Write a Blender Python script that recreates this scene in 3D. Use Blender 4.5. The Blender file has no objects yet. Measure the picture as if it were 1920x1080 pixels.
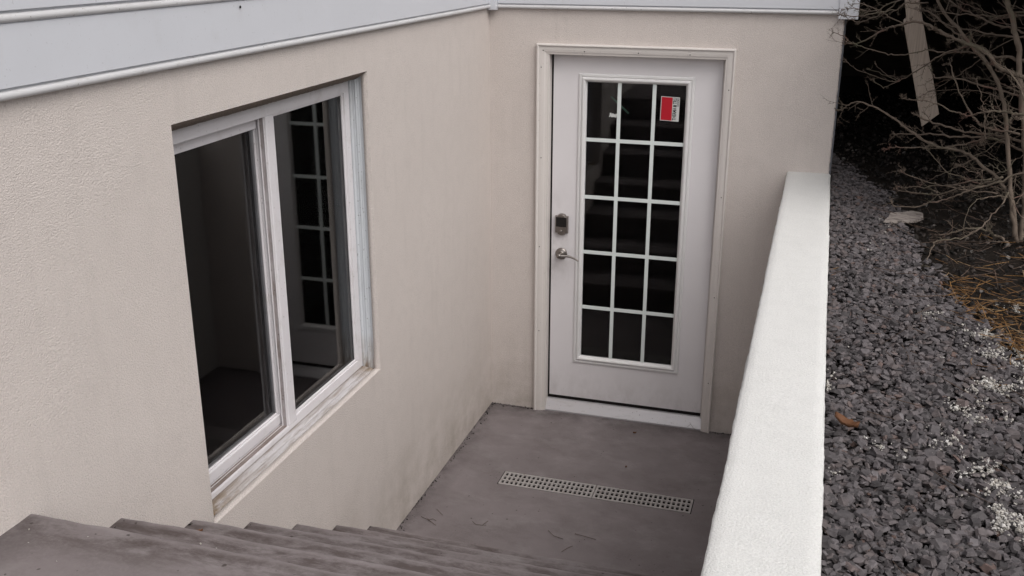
import bpy, bmesh, math, random
from mathutils import Vector, Matrix, noise
R = math.radians
scene = bpy.context.scene
C = scene.collection

# ------------------------------------------------------------------ camera
cam_d = bpy.data.cameras.new('camera'); cam = bpy.data.objects.new('camera', cam_d); C.objects.link(cam)
scene.camera = cam
F, YAW, PITCH, ROLL = 1889.33, -0.2953, -0.3308, 0.0008
CAM = Vector((1.7055, -5.1946, 2.5994))
cam_d.sensor_width = 36.0; cam_d.lens = F/1920*36.0
cam_d.clip_start = 0.05; cam_d.clip_end = 500
FW = Vector((math.sin(YAW)*math.cos(PITCH), math.cos(YAW)*math.cos(PITCH), math.sin(PITCH)))
r0 = Vector((math.cos(YAW), -math.sin(YAW), 0)); u0 = r0.cross(FW)
RT = math.cos(ROLL)*r0 + math.sin(ROLL)*u0; UP = -math.sin(ROLL)*r0 + math.cos(ROLL)*u0
m = Matrix((RT, UP, -FW)).transposed().to_4x4(); m.translation = CAM
cam.matrix_world = m

def at(px, py, Y):
    """point of the plane y = Y seen at pixel (px, py) of the 1920x1080 photo"""
    d = FW*F + RT*(px-960) - UP*(py-540)
    return CAM + d*((Y-CAM.y)/d.y)

# ------------------------------------------------------------------ world, sun, exposure
SUN_EL, SUN_AZ = R(52), R(128)          # azimuth measured clockwise from +Y: veiled sun to the right
w = bpy.data.worlds.new('World'); scene.world = w; w.use_nodes = True
nt = w.node_tree; bg = nt.nodes['Background']
sky = nt.nodes.new('ShaderNodeTexSky'); sky.sky_type = 'NISHITA'; sky.sun_disc = False
sky.sun_elevation = SUN_EL; sky.sun_rotation = SUN_AZ
sky.air_density = 1.0; sky.dust_density = 6.0; sky.ozone_density = 1.0
hs = nt.nodes.new('ShaderNodeHueSaturation'); hs.inputs['Saturation'].default_value = 0.28
nt.links.new(sky.outputs[0], hs.inputs['Color']); nt.links.new(hs.outputs[0], bg.inputs['Color'])
bg.inputs['Strength'].default_value = 0.13
sd = bpy.data.lights.new('sun', 'SUN'); so = bpy.data.objects.new('sun', sd); C.objects.link(so)
sd.energy = 0.55; sd.angle = R(70); sd.color = (1.0, 0.97, 0.94)
sdir = Vector((math.sin(SUN_AZ)*math.cos(SUN_EL), math.cos(SUN_AZ)*math.cos(SUN_EL), math.sin(SUN_EL)))
so.rotation_euler = sdir.to_track_quat('Z', 'Y').to_euler(); so.location = (6, -8, 12)
scene.view_settings.view_transform = 'Standard'; scene.view_settings.look = 'None'
scene.view_settings.exposure = 0.31; scene.view_settings.gamma = 1.0
scene.view_settings.use_curve_mapping = False

# ------------------------------------------------------------------ helpers
class MB:
    """collects shapes; build() links them as one mesh object"""
    def __init__(s): s.v = []; s.f = []; s.m = []; s.sm = []
    def add(s, vs, fs, mi=0, smooth=False):
        o = len(s.v); s.v.extend([tuple(p) for p in vs])
        for f in fs: s.f.append(tuple(i+o for i in f)); s.m.append(mi); s.sm.append(smooth)
        return s
    def box(s, x0, x1, y0, y1, z0, z1, mi=0):
        v = [(x0,y0,z0),(x1,y0,z0),(x1,y1,z0),(x0,y1,z0),(x0,y0,z1),(x1,y0,z1),(x1,y1,z1),(x0,y1,z1)]
        return s.add(v, [(3,2,1,0),(4,5,6,7),(0,1,5,4),(1,2,6,5),(2,3,7,6),(3,0,4,7)], mi)
    def extrude(s, prof, fn, t0, t1, mi=0, smooth=False, n=1):
        """closed profile [(a,b)..]; fn(a,b,t) gives the point"""
        k = len(prof); vs = []
        for i in range(n+1):
            t = t0+(t1-t0)*i/n
            vs += [fn(a, b, t) for a, b in prof]
        fs = []
        for i in range(n):
            for j in range(k):
                fs.append((i*k+j, i*k+(j+1)%k, (i+1)*k+(j+1)%k, (i+1)*k+j))
        s.add(vs, fs, mi, smooth)
        s.add(vs[:k], [tuple(range(k))[::-1]], mi); s.add(vs[-k:], [tuple(range(k))], mi)
        return s
    def tube(s, pts, rad, seg=6, mi=0, cap=True):
        pts = [Vector(p) for p in pts]; n = len(pts)
        if not hasattr(rad, '__len__'): rad = [rad]*n
        ref = Vector((0.31, 0.2, 0.93)); vs = []
        for i, p in enumerate(pts):
            d = (pts[min(i+1, n-1)]-pts[max(i-1, 0)])
            if d.length < 1e-9: d = Vector((0, 0, 1))
            d.normalize(); a = d.cross(ref)
            if a.length < 1e-3: a = d.cross(Vector((1, 0, 0)))
            a.normalize(); b = d.cross(a)
            for k in range(seg):
                t = 2*math.pi*k/seg; vs.append(p+(a*math.cos(t)+b*math.sin(t))*rad[i])
        fs = [(i*seg+k, i*seg+(k+1)%seg, (i+1)*seg+(k+1)%seg, (i+1)*seg+k) for i in range(n-1) for k in range(seg)]
        if cap: fs += [tuple(range(seg))[::-1], tuple(range((n-1)*seg, n*seg))]
        return s.add(vs, fs, mi, True)
    def lathe_y(s, c, prof, seg=28, mi=0):
        """prof [(r, y)..] about the axis through c along Y"""
        vs = [(c[0]+r*math.cos(2*math.pi*k/seg), c[1]+y, c[2]+r*math.sin(2*math.pi*k/seg)) for r, y in prof for k in range(seg)]
        fs = [(i*seg+k, i*seg+(k+1)%seg, (i+1)*seg+(k+1)%seg, (i+1)*seg+k) for i in range(len(prof)-1) for k in range(seg)]
        fs.append(tuple(range((len(prof)-1)*seg, len(prof)*seg)))
        return s.add(vs, fs, mi, True)
    def build(s, name, mats, parent=None, bevel=0, seg=2, autosmooth=False):
        me = bpy.data.meshes.new(name); me.from_pydata(s.v, [], s.f)
        if not isinstance(mats, (list, tuple)): mats = [mats]
        for q in mats: me.materials.append(q)
        me.polygons.foreach_set('material_index', s.m); me.polygons.foreach_set('use_smooth', s.sm)
        me.update()
        bm = bmesh.new(); bm.from_mesh(me); bmesh.ops.recalc_face_normals(bm, faces=bm.faces); bm.to_mesh(me); bm.free()
        o = bpy.data.objects.new(name, me); C.objects.link(o)
        if parent is not None: o.parent = parent
        if bevel:
            b = o.modifiers.new('bevel', 'BEVEL'); b.width = bevel; b.segments = seg; b.limit_method = 'ANGLE'; b.angle_limit = R(40)
            b.harden_normals = False
        return o

def tag(o, label=None, cat=None, group=None, kind=None):
    if label: o['label'] = label
    if cat: o['category'] = cat
    if group: o['group'] = group
    if kind: o['kind'] = kind
    return o
def empty(name, loc, label, cat, group=None, kind=None):
    o = bpy.data.objects.new(name, None); C.objects.link(o); o.location = loc; o.empty_display_size = .1
    return tag(o, label, cat, group, kind)
def under(o, root):
    """parent o (built in world space) to root without moving it"""
    o.parent = root; o.matrix_parent_inverse = Matrix.Translation(-Vector(root.location)); return o

# ------------------------------------------------------------------ materials
def newmat(name, rough=.8, spec=.3):
    m = bpy.data.materials.new(name); m.use_nodes = True
    n = m.node_tree.nodes; b = n['Principled BSDF']
    b.inputs['Roughness'].default_value = rough
    b.inputs['Specular IOR Level'].default_value = spec
    return m, m.node_tree, b
def coord(nt, scale=(1,1,1)):
    g = nt.nodes.new('ShaderNodeNewGeometry'); mp = nt.nodes.new('ShaderNodeMapping'); mp.inputs['Scale'].default_value = scale
    nt.links.new(g.outputs['Position'], mp.inputs['Vector']); return mp.outputs[0]
def noise_n(nt, vec, scale, detail=4, rough=.55, dist=0):
    n = nt.nodes.new('ShaderNodeTexNoise'); n.inputs['Scale'].default_value = scale; n.inputs['Detail'].default_value = detail
    n.inputs['Roughness'].default_value = rough; n.inputs['Distortion'].default_value = dist
    nt.links.new(vec, n.inputs['Vector']); return n.outputs['Fac']
def ramp(nt, fac, stops):
    r = nt.nodes.new('ShaderNodeValToRGB'); e = r.color_ramp.elements
    while len(e) < len(stops): e.new(.5)
    for i, (p, c) in enumerate(stops):
        e[i].position = p; e[i].color = (c[0], c[1], c[2], 1) if hasattr(c, '__len__') else (c, c, c, 1)
    nt.links.new(fac, r.inputs['Fac']); return r.outputs['Color']
def mix(nt, a, b, fac, mode='MIX'):
    n = nt.nodes.new('ShaderNodeMix'); n.data_type = 'RGBA'; n.blend_type = mode
    for sock, v in ((n.inputs[6], a), (n.inputs[7], b)):
        if isinstance(v, tuple): sock.default_value = (*v, 1)
        else: nt.links.new(v, sock)
    if isinstance(fac, (int, float)): n.inputs[0].default_value = fac
    else: nt.links.new(fac, n.inputs[0])
    return n.outputs[2]
def bump(nt, b, h, strength=.5, dist=.002, prev=None):
    n = nt.nodes.new('ShaderNodeBump'); n.inputs['Strength'].default_value = strength; n.inputs['Distance'].default_value = dist
    nt.links.new(h, n.inputs['Height'])
    if prev is not None: nt.links.new(prev, n.inputs['Normal'])
    nt.links.new(n.outputs[0], b.inputs['Normal']); return n.outputs[0]
def sepz(nt, axis='Z'):
    g = nt.nodes.new('ShaderNodeNewGeometry'); s = nt.nodes.new('ShaderNodeSeparateXYZ')
    nt.links.new(g.outputs['Position'], s.inputs[0]); return s.outputs[axis]
def maprange(nt, v, a, b, c=0, d=1):
    n = nt.nodes.new('ShaderNodeMapRange'); n.clamp = True
    for i, q in ((1, a), (2, b), (3, c), (4, d)): n.inputs[i].default_value = q
    nt.links.new(v, n.inputs[0]); return n.outputs[0]
def math_n(nt, op, a, b=0.0):
    n = nt.nodes.new('ShaderNodeMath'); n.operation = op
    for i, v in ((0, a), (1, b)):
        if isinstance(v, (int, float)): n.inputs[i].default_value = v
        else: nt.links.new(v, n.inputs[i])
    return n.outputs[0]

def stucco(name, col, grime=(.30,.26,.21), gz=None, strength=.75, scale=150, dist=.005):
    m, nt, b = newmat(name, .95, .15)
    p = coord(nt)
    big = noise_n(nt, p, 1.6, 3, .6); mid = noise_n(nt, p, 14, 4)
    c = mix(nt, tuple(x*.93 for x in col), tuple(min(1, x*1.04) for x in col), big)
    c = mix(nt, c, tuple(x*.90 for x in col), ramp(nt, mid, [(.45, 0), (.75, .5)]))
    pits = noise_n(nt, p, 95, 2, .5)
    c = mix(nt, c, tuple(x*.72 for x in col), ramp(nt, pits, [(.66, 0), (.74, .55)]))
    gr = noise_n(nt, p, 210, 2, .6)
    c = mix(nt, c, tuple(x*.80 for x in col), ramp(nt, gr, [(.52, 0), (.68, .6)]))
    c = mix(nt, c, tuple(min(1, x*1.13) for x in col), ramp(nt, gr, [(.30, .6), (.46, 0)]))
    stv = noise_n(nt, coord(nt, (5, 5, .5)), 3.2, 4, .6)
    c = mix(nt, c, tuple(x*.80 for x in col), ramp(nt, stv, [(.55, 0), (.8, .35 if gz else .12)]))
    if gz is not None:
        z = sepz(nt); g = maprange(nt, z, gz[0], gz[1], 1, 0)
        g = math_n(nt, 'MULTIPLY', g, ramp(nt, noise_n(nt, p, 5, 5, .7), [(.4, 0), (.7, .6)]))
        c = mix(nt, c, grime, g)
    nt.links.new(c, b.inputs['Base Color'])
    h1 = noise_n(nt, p, scale, 2, .6)
    n1 = bump(nt, b, ramp(nt, h1, [(.28, 0), (.5, .5), (.72, 1)]), strength, dist)
    bump(nt, b, big, .25, .01, n1)
    return m

M = {}
M['stucco'] = stucco('beige_stucco', (.620, .562, .530), gz=(0.0, .5), strength=.5, scale=235)
M['stucco_white'] = stucco('white_stucco', (.645, .64, .625), grime=(.5,.46,.4), strength=.45, scale=220, dist=.003)
M['stucco_raw'] = stucco('raw_stucco_edge', (.30, .25, .21), strength=.9)

def vinyl(name, col, rough=.45, dirt=.35, dcol=(.26,.22,.17), streak=(1,1,1), lo=.52):
    m, nt, b = newmat(name, rough, .4)
    p = coord(nt, streak)
    c = mix(nt, col, tuple(x*.93 for x in col), noise_n(nt, p, 5, 4))
    d = noise_n(nt, p, 11, 6, .7)
    c = mix(nt, c, dcol, ramp(nt, d, [(lo, 0), (lo+.25, dirt)]))
    sp = noise_n(nt, coord(nt), 130, 1, .3)
    c = mix(nt, c, tuple(x*.5 for x in dcol), ramp(nt, sp, [(.73, 0), (.78, min(1, dirt*2))]))
    nt.links.new(c, b.inputs['Base Color'])
    bump(nt, b, noise_n(nt, coord(nt), 60, 3), .12, .001)
    return m
M['siding'] = vinyl('white_vinyl_siding', (.59, .60, .64), .42, .10, lo=.55)
M['bead'] = vinyl('siding_bead', (.56, .555, .565), .4, .45, streak=(2, 2, 8), lo=.55)
M['window'] = vinyl('white_window_vinyl', (.68, .655, .675), .4, .30)
M['reveal'] = vinyl('ribbed_reveal_vinyl', (.55, .575, .605), .4, .35, (.25, .24, .22), streak=(1, 1, .4))
m, nt, b = newmat('stained_sill_vinyl', .5, .35); yy = sepz(nt, 'Y')
c = mix(nt, (.52, .50, .51), (.42, .40, .405), noise_n(nt, coord(nt, (9, .6, 1)), 6, 4))
c = mix(nt, c, (.24, .20, .17), ramp(nt, noise_n(nt, coord(nt, (7, .9, 1)), 7, 5, .65), [(.46, 0), (.66, .8)]))
ends = math_n(nt, 'MAXIMUM', maprange(nt, yy, -2.78, -2.45, 1, 0), maprange(nt, yy, -1.66, -1.56, 0, .8))
c = mix(nt, c, (.17, .115, .062), math_n(nt, 'MULTIPLY', ends, ramp(nt, noise_n(nt, coord(nt, (3, 1, 1)), 16, 5, .7), [(.30, .15), (.55, 1)])))
c = mix(nt, c, (.08, .06, .045), ramp(nt, noise_n(nt, coord(nt), 120, 1), [(.73, 0), (.78, .8)]))
xx = sepz(nt, 'X')
c = mix(nt, c, (.10, .075, .06), math_n(nt, 'MULTIPLY', maprange(nt, xx, -.0845, -.077, 1, 0), .8))
nt.links.new(c, b.inputs['Base Color']); M['sill'] = m
m = M['reveal']; nt = m.node_tree; b = nt.nodes['Principled BSDF']; base = b.inputs['Base Color'].links[0].from_socket
foot = math_n(nt, 'MULTIPLY', maprange(nt, sepz(nt), .855, 1.02, 1, 0), ramp(nt, noise_n(nt, coord(nt, (1, 1, .3)), 30, 4, .7), [(.35, .2), (.6, 1)]))
nt.links.new(mix(nt, base, (.20, .14, .09), foot), b.inputs['Base Color'])
M['track'] = vinyl('dirty_track', (.24, .20, .19), .6, .95, (.12, .09, .07), streak=(2, .8, 1), lo=.40)
M['casing'] = vinyl('door_casing_paint', (.63, .59, .565), .5, .15, (.2, .16, .13), lo=.6)
M['door'] = vinyl('door_paint', (.70, .675, .69), .38, .06, lo=.6)
M['lite'] = vinyl('lite_frame_paint', (.68, .67, .67), .38, .06, lo=.62)
M['muntin'] = vinyl('muntin_white', (.66, .705, .695), .5, .02, lo=.7)
M['threshold'] = vinyl('aluminium_threshold', (.46, .445, .46), .35, .45, (.18, .14, .12), streak=(1, 3, 3), lo=.56)
M['threshold'].node_tree.nodes['Principled BSDF'].inputs['Metallic'].default_value = .25
m = M['door']; nt = m.node_tree; b = nt.nodes['Principled BSDF']; base = b.inputs['Base Color'].links[0].from_socket
sm = math_n(nt, 'MULTIPLY', maprange(nt, sepz(nt, 'X'), .36, .50, 1, 0), maprange(nt, sepz(nt), .55, .95, 0, 1))
sm = math_n(nt, 'MULTIPLY', sm, maprange(nt, sepz(nt), 1.0, 1.4, 1, 0))
lo = maprange(nt, sepz(nt), .08, .30, .8, 0)
sm = math_n(nt, 'MULTIPLY', math_n(nt, 'MAXIMUM', sm, lo), ramp(nt, noise_n(nt, coord(nt, (1, 1, .6)), 14, 5, .7), [(.42, 0), (.7, .45)]))
nt.links.new(mix(nt, base, (.30, .27, .25), sm), b.inputs['Base Color'])
m, nt, b = newmat('weatherstrip_rubber', .7, .2); b.inputs['Base Color'].default_value = (.012, .010, .010, 1); M['rubber'] = m
m, nt, b = newmat('satin_nickel', .33, .5); b.inputs['Metallic'].default_value = 1
nt.links.new(mix(nt, (.22, .20, .185), (.33, .30, .28), noise_n(nt, coord(nt), 30, 3)), b.inputs['Base Color']); M['nickel'] = m
m, nt, b = newmat('black_touchscreen', .25, .5); b.inputs['Base Color'].default_value = (.006, .005, .005, 1); M['screen'] = m
m, nt, b = newmat('sticker_red', .5, .3); b.inputs['Base Color'].default_value = (.42, .010, .022, 1); M['red'] = m
m, nt, b = newmat('sticker_white', .5, .3); b.inputs['Base Color'].default_value = (.55, .56, .55, 1); M['paper'] = m
m, nt, b = newmat('sticker_black', .5, .3); b.inputs['Base Color'].default_value = (.01, .01, .012, 1); M['ink'] = m
m, nt, b = newmat('green_tape', .4, .3); b.inputs['Base Color'].default_value = (.035, .10, .07, 1); M['tape'] = m
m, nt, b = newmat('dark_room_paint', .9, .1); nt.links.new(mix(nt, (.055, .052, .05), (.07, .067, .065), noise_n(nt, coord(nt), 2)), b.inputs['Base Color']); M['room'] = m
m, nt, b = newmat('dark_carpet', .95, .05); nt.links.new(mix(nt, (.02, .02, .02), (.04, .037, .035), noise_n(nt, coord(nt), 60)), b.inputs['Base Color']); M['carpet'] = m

def glass(name, tint, refl=1.0, ior=1.52):
    m = bpy.data.materials.new(name); m.use_nodes = True; nt = m.node_tree
    nt.nodes.remove(nt.nodes['Principled BSDF']); out = nt.nodes['Material Output']
    tr = nt.nodes.new('ShaderNodeBsdfTransparent'); tr.inputs[0].default_value = (*tint, 1)
    gl = nt.nodes.new('ShaderNodeBsdfGlossy'); gl.inputs['Roughness'].default_value = .03; gl.inputs[0].default_value = (refl, refl, refl, 1)
    fr = nt.nodes.new('ShaderNodeFresnel'); fr.inputs[0].default_value = ior
    mx = nt.nodes.new('ShaderNodeMixShader')
    nt.links.new(fr.outputs[0], mx.inputs[0]); nt.links.new(tr.outputs[0], mx.inputs[1]); nt.links.new(gl.outputs[0], mx.inputs[2])
    nt.links.new(mx.outputs[0], out.inputs[0]); return m
M['glass'] = glass('window_glass', (.78, .79, .80), ior=1.54)
M['door_glass'] = glass('door_glass', (.985, .99, .99), ior=1.38)
M['door_glass_inner'] = glass('tinted_inner_glass', (.35, .36, .36), ior=1.12)

# concrete
def concrete():
    m, nt, b = newmat('stained_concrete', .88, .25)
    p = coord(nt)
    c = mix(nt, (.150, .129, .131), (.215, .187, .191), ramp(nt, noise_n(nt, p, 2.3, 5, .6, .4), [(.3, 0), (.7, 1)]))
    c = mix(nt, c, (.100, .082, .080), ramp(nt, noise_n(nt, coord(nt, (1, 1.6, 1)), 3.4, 9, .74, .3), [(.46, 0), (.74, .62)]))
    c = mix(nt, c, (.27, .25, .25), ramp(nt, noise_n(nt, coord(nt, (.6, 1, 1)), 7, 5, .7), [(.52, 0), (.74, .6)]))
    c = mix(nt, c, (.18, .16, .158), ramp(nt, noise_n(nt, p, 110, 3, .7), [(.36, .65), (.55, 0)]))
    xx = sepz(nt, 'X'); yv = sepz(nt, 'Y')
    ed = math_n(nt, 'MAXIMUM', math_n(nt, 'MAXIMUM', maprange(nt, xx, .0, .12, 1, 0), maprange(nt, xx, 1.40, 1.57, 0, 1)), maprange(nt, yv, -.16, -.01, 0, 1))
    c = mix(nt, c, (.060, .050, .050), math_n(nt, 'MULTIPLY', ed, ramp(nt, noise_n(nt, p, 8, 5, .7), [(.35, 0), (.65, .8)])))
    # small dark specks
    c = mix(nt, c, (.035, .028, .025), ramp(nt, noise_n(nt, p, 48, 1, .4), [(.74, 0), (.79, .8)]))
    nt.links.new(c, b.inputs['Base Color'])
    nt.links.new(ramp(nt, noise_n(nt, p, 5, 4), [(.3, .72), (.7, .95)]), b.inputs['Roughness'])
    n1 = bump(nt, b, noise_n(nt, p, 130, 4, .7), .6, .002)
    bump(nt, b, noise_n(nt, p, 9, 4, .6), .35, .006, n1)
    return m, nt, b
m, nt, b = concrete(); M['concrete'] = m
# the steps carry soot-dark weathering along each tread, just behind the nosing
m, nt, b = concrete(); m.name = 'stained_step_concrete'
base = b.inputs['Base Color'].links[0].from_socket
y = sepz(nt, 'Y')
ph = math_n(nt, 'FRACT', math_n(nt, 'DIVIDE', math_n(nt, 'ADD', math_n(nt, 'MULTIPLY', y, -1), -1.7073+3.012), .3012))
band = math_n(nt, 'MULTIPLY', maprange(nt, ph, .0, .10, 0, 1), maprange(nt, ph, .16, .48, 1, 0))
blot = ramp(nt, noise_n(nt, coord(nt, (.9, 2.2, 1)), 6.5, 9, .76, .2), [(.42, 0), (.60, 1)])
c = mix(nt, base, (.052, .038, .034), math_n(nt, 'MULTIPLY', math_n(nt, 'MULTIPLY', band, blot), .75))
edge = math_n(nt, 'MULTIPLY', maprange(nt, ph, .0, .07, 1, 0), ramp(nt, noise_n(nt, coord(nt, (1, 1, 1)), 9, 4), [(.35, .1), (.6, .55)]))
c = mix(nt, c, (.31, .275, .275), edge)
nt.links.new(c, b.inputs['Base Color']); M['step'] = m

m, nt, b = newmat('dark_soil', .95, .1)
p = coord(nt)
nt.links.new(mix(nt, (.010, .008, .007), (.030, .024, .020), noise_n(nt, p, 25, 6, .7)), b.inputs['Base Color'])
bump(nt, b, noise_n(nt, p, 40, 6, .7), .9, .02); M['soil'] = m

def island(name, stops, rough=.8, spec=.3, bumpy=True):
    m, nt, b = newmat(name, rough, spec)
    g = nt.nodes.new('ShaderNodeNewGeometry')
    c = ramp(nt, g.outputs['Random Per Island'], stops)
    c = mix(nt, c, (.0, .0, .0), ramp(nt, noise_n(nt, coord(nt), 70, 4, .6), [(.35, .05), (.7, .42)]))
    nt.links.new(c, b.inputs['Base Color'])
    if bumpy: bump(nt, b, noise_n(nt, coord(nt), 160, 3), .4, .001)
    return m
M['gravel'] = island('slate_chips', [(0, (.045, .040, .041)), (.3, (.092, .082, .085)), (.6, (.122, .108, .113)), (.8, (.11, .090, .088)), (.95, (.155, .140, .146)), (1, (.13, .080, .065))], .7, .35)
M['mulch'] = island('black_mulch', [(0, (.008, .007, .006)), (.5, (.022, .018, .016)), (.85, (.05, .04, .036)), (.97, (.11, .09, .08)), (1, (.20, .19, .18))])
M['crumb'] = island('white_crumbs', [(0, (.40, .37, .33)), (.5, (.52, .49, .45)), (1, (.60, .58, .56))])
M['needle'] = island('dry_pine_needles', [(0, (.07, .035, .016)), (.35, (.20, .10, .035)), (.75, (.33, .175, .06)), (1, (.30, .23, .15))], .7, .3, False)
M['drytwig'] = island('dry_twig', [(0, (.05, .035, .028)), (1, (.16, .11, .085))], .8, .2, False)

def wood(name, a, c2, scale=(30, 30, 1.5), rough=.75):
    m, nt, b = newmat(name, rough, .25)
    g = noise_n(nt, coord(nt, scale), 4, 5, .6, .4)
    nt.links.new(mix(nt, a, c2, ramp(nt, g, [(.35, 0), (.65, 1)])), b.inputs['Base Color'])
    bump(nt, b, g, .3, .002); return m
M['plank'] = wood('weathered_pine', (.46, .37, .31), (.62, .52, .44))
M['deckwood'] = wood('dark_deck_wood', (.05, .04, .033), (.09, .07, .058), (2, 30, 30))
m, nt, b = newmat('shrub_bark', .85, .2); p = coord(nt)
c = mix(nt, (.080, .062, .050), (.185, .145, .115), noise_n(nt, p, 18, 5, .6))
c = mix(nt, c, (.085, .09, .055), ramp(nt, noise_n(nt, p, 5, 4), [(.52, 0), (.7, .6)]))
c = mix(nt, c, (.16, .075, .062), ramp(nt, noise_n(nt, p, 7.3, 3), [(.58, 0), (.7, .6)]))
nt.links.new(c, b.inputs['Base Color']); bump(nt, b, noise_n(nt, p, 120, 4), .5, .002); M['bark'] = m
m, nt, b = newmat('grate_plastic', .6, .35); p = coord(nt)
c = mix(nt, (.27, .25, .242), (.36, .335, .325), noise_n(nt, p, 12, 4))
c = mix(nt, c, (.12, .075, .055), ramp(nt, noise_n(nt, p, 22, 5, .7), [(.56, 0), (.72, .8)]))
nt.links.new(c, b.inputs['Base Color']); M['grate'] = m
m, nt, b = newmat('brown_leaf', .7, .25); p = coord(nt)
nt.links.new(mix(nt, (.08, .032, .015), (.16, .075, .036), noise_n(nt, p, 60, 3)), b.inputs['Base Color']); M['leaf'] = m
m, nt, b = newmat('grey_foam_edge', .9, .1); nt.links.new(mix(nt, (.10, .105, .12), (.2, .2, .22), noise_n(nt, coord(nt), 30, 4)), b.inputs['Base Color']); M['foam'] = m

# ------------------------------------------------------------------ the setting: ground, landing
GZ = 1.435
g = MB()
def gridrect(mb, x0, x1, y0, y1, z, nx, ny, amp, sc):
    vs = []; fs = []
    for j in range(ny+1):
        for i in range(nx+1):
            x = x0+(x1-x0)*i/nx; y = y0+(y1-y0)*j/ny
            vs.append((x, y, z+amp*noise.noise(Vector((x*sc, y*sc, 3.1)))))
    for j in range(ny):
        for i in range(nx): a = j*(nx+1)+i; fs.append((a, a+1, a+nx+2, a+nx+1))
    mb.add(vs, fs, 0, True)
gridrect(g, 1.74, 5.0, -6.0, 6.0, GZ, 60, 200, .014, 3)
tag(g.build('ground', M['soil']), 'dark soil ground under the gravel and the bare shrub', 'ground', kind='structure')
g = MB()
for (x0, x1, y0, y1, z) in ((5.0, 80, -80, 80, GZ), (1.74, 5.0, 6.0, 80, GZ), (1.74, 5.0, -80, -6.0, GZ), (-80, 1.56, -80, -7.4, 1.30), (-80, -6.0, -7.4, 80, GZ), (-6, 1.74, 9, 80, GZ)):
    g.add([(x0, y0, z), (x1, y0, z), (x1, y1, z), (x0, y1, z)], [(0, 1, 2, 3)])
m, nt, b = newmat('winter_lawn', .95, .1)
nt.links.new(mix(nt, (.05, .052, .028), (.10, .09, .06), noise_n(nt, coord(nt), 3, 6)), b.inputs['Base Color'])
tag(g.build('yard_ground', m), 'winter yard around the house, out to the horizon', 'ground', kind='structure')

GX0, GX1, GY0, GY1 = .324, 1.294, -.897, -.766
g = MB()
XR = 1.59; YB = -1.72
ex0, ex1, ey0, ey1 = GX0-.004, GX1+.004, GY0-.004, GY1+.004
for (x0, x1, y0, y1) in ((-.02, XR, ey1, .06), (-.02, XR, YB, ey0), (-.02, ex0, ey0, ey1), (ex1, XR, ey0, ey1)):
    g.add([(x0, y0, 0), (x1, y0, 0), (x1, y1, 0), (x0, y1, 0)], [(0, 1, 2, 3)])
# drain trough
g.add([(ex0, ey0, 0), (ex1, ey0, 0), (ex1, ey1, 0), (ex0, ey1, 0), (ex0, ey0, -.12), (ex1, ey0, -.12), (ex1, ey1, -.12), (ex0, ey1, -.12)],
      [(0, 1, 5, 4), (1, 2, 6, 5), (2, 3, 7, 6), (3, 0, 4, 7), (4, 5, 6, 7)], 1)
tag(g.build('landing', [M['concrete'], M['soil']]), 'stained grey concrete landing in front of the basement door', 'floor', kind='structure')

# ------------------------------------------------------------------ stairs
RISE, RUN, A0 = .1871, .3012, 1.7073
st = empty('concrete_stairs', (.79, -A0, 0), 'stained grey concrete stairs going down to the landing beside the window wall', 'stairs')
for j in range(7):
    yf = -(A0+RUN*j); yb = -(A0+RUN*(j+1)) if j < 6 else -7.4; zt = RISE*(j+1)
    mb = MB(); rn = .014
    n = 60; x0, x1 = -.012, XR
    prof = [(yf-.012, 0)]
    prof += [(yf-.006, zt-.05)]
    for k in range(7):
        a = math.pi/2*k/6; prof.append((yf-rn+rn*math.cos(a), zt-rn+rn*math.sin(a)))
    prof += [(yf-.05, zt), (yf-.12, zt), (yb-.012 if j < 6 else yb, zt-.001), (yb-.012 if j < 6 else yb, 0)]
    def fn(a, b2, t, yf=yf, zt=zt, j=j):
        wob = .0035*noise.noise(Vector((t*6, j*3.3, 0)))+.002*noise.noise(Vector((t*25, j*5.1, 2)))
        if b2 > zt-.06 and a > yf-.04: return (t, a+wob, b2+wob*.6)
        return (t, a, b2)
    mb.extrude(prof, fn, x0, x1, 0, False, n)
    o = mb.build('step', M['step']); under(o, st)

# ------------------------------------------------------------------ house
house = empty('house', (0, 0, 0), 'beige stucco house corner with white beaded siding, basement window and door', 'house')
WY0, WY1, WZ0, WZ1 = -2.817, -1.535, .855, 2.122
DX0, DX1, DZ1 = .268, 1.281, 2.096
ZT = 2.281
def wall_grid(mb, P, u0, u1, v0, v1, step=.04, amp=.0012):
    nu = max(1, round((u1-u0)/step)); nv = max(1, round((v1-v0)/step)); vs = []; fs = []
    for j in range(nv+1):
        for i in range(nu+1):
            u = u0+(u1-u0)*i/nu; v = v0+(v1-v0)*j/nv
            vs.append(P(u, v, amp*2*noise.noise(Vector((u*4, v*4, 7)))+amp*noise.noise(Vector((u*17, v*17, 1)))))
    for j in range(nv):
        for i in range(nu): a = j*(nu+1)+i; fs.append((a, a+1, a+nu+2, a+nu+1))
    mb.add(vs, fs, 0, True)
# left wall (plane x=0), with the window opening
def rough_edge(u, k, amp=.0022): return amp*noise.noise(Vector((u*45, k*9.1, 0)))+amp*.8*noise.noise(Vector((u*130, k*7.7, 3)))
mb = MB()
def PL(u, v, d):
    q = max(max(WY0-u, u-WY1, 0), max(WZ0-v, v-WZ1, 0)); return (d*min(1, q/.06)*min(1, -u/.1 if u < 0 else 0), u, v)
for (a, b2, c2, d2) in ((-9, WY0, -.3, WZ0), (-9, WY0, WZ0, WZ1), (-9, WY0, WZ1, 2.40), (WY0, WY1, -.3, WZ0), (WY0, WY1, WZ1, 2.40), (WY1, .0, -.3, WZ0), (WY1, .0, WZ0, WZ1), (WY1, .0, WZ1, 2.40)):
    wall_grid(mb, PL, a, b2, c2, d2, .05)
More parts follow.
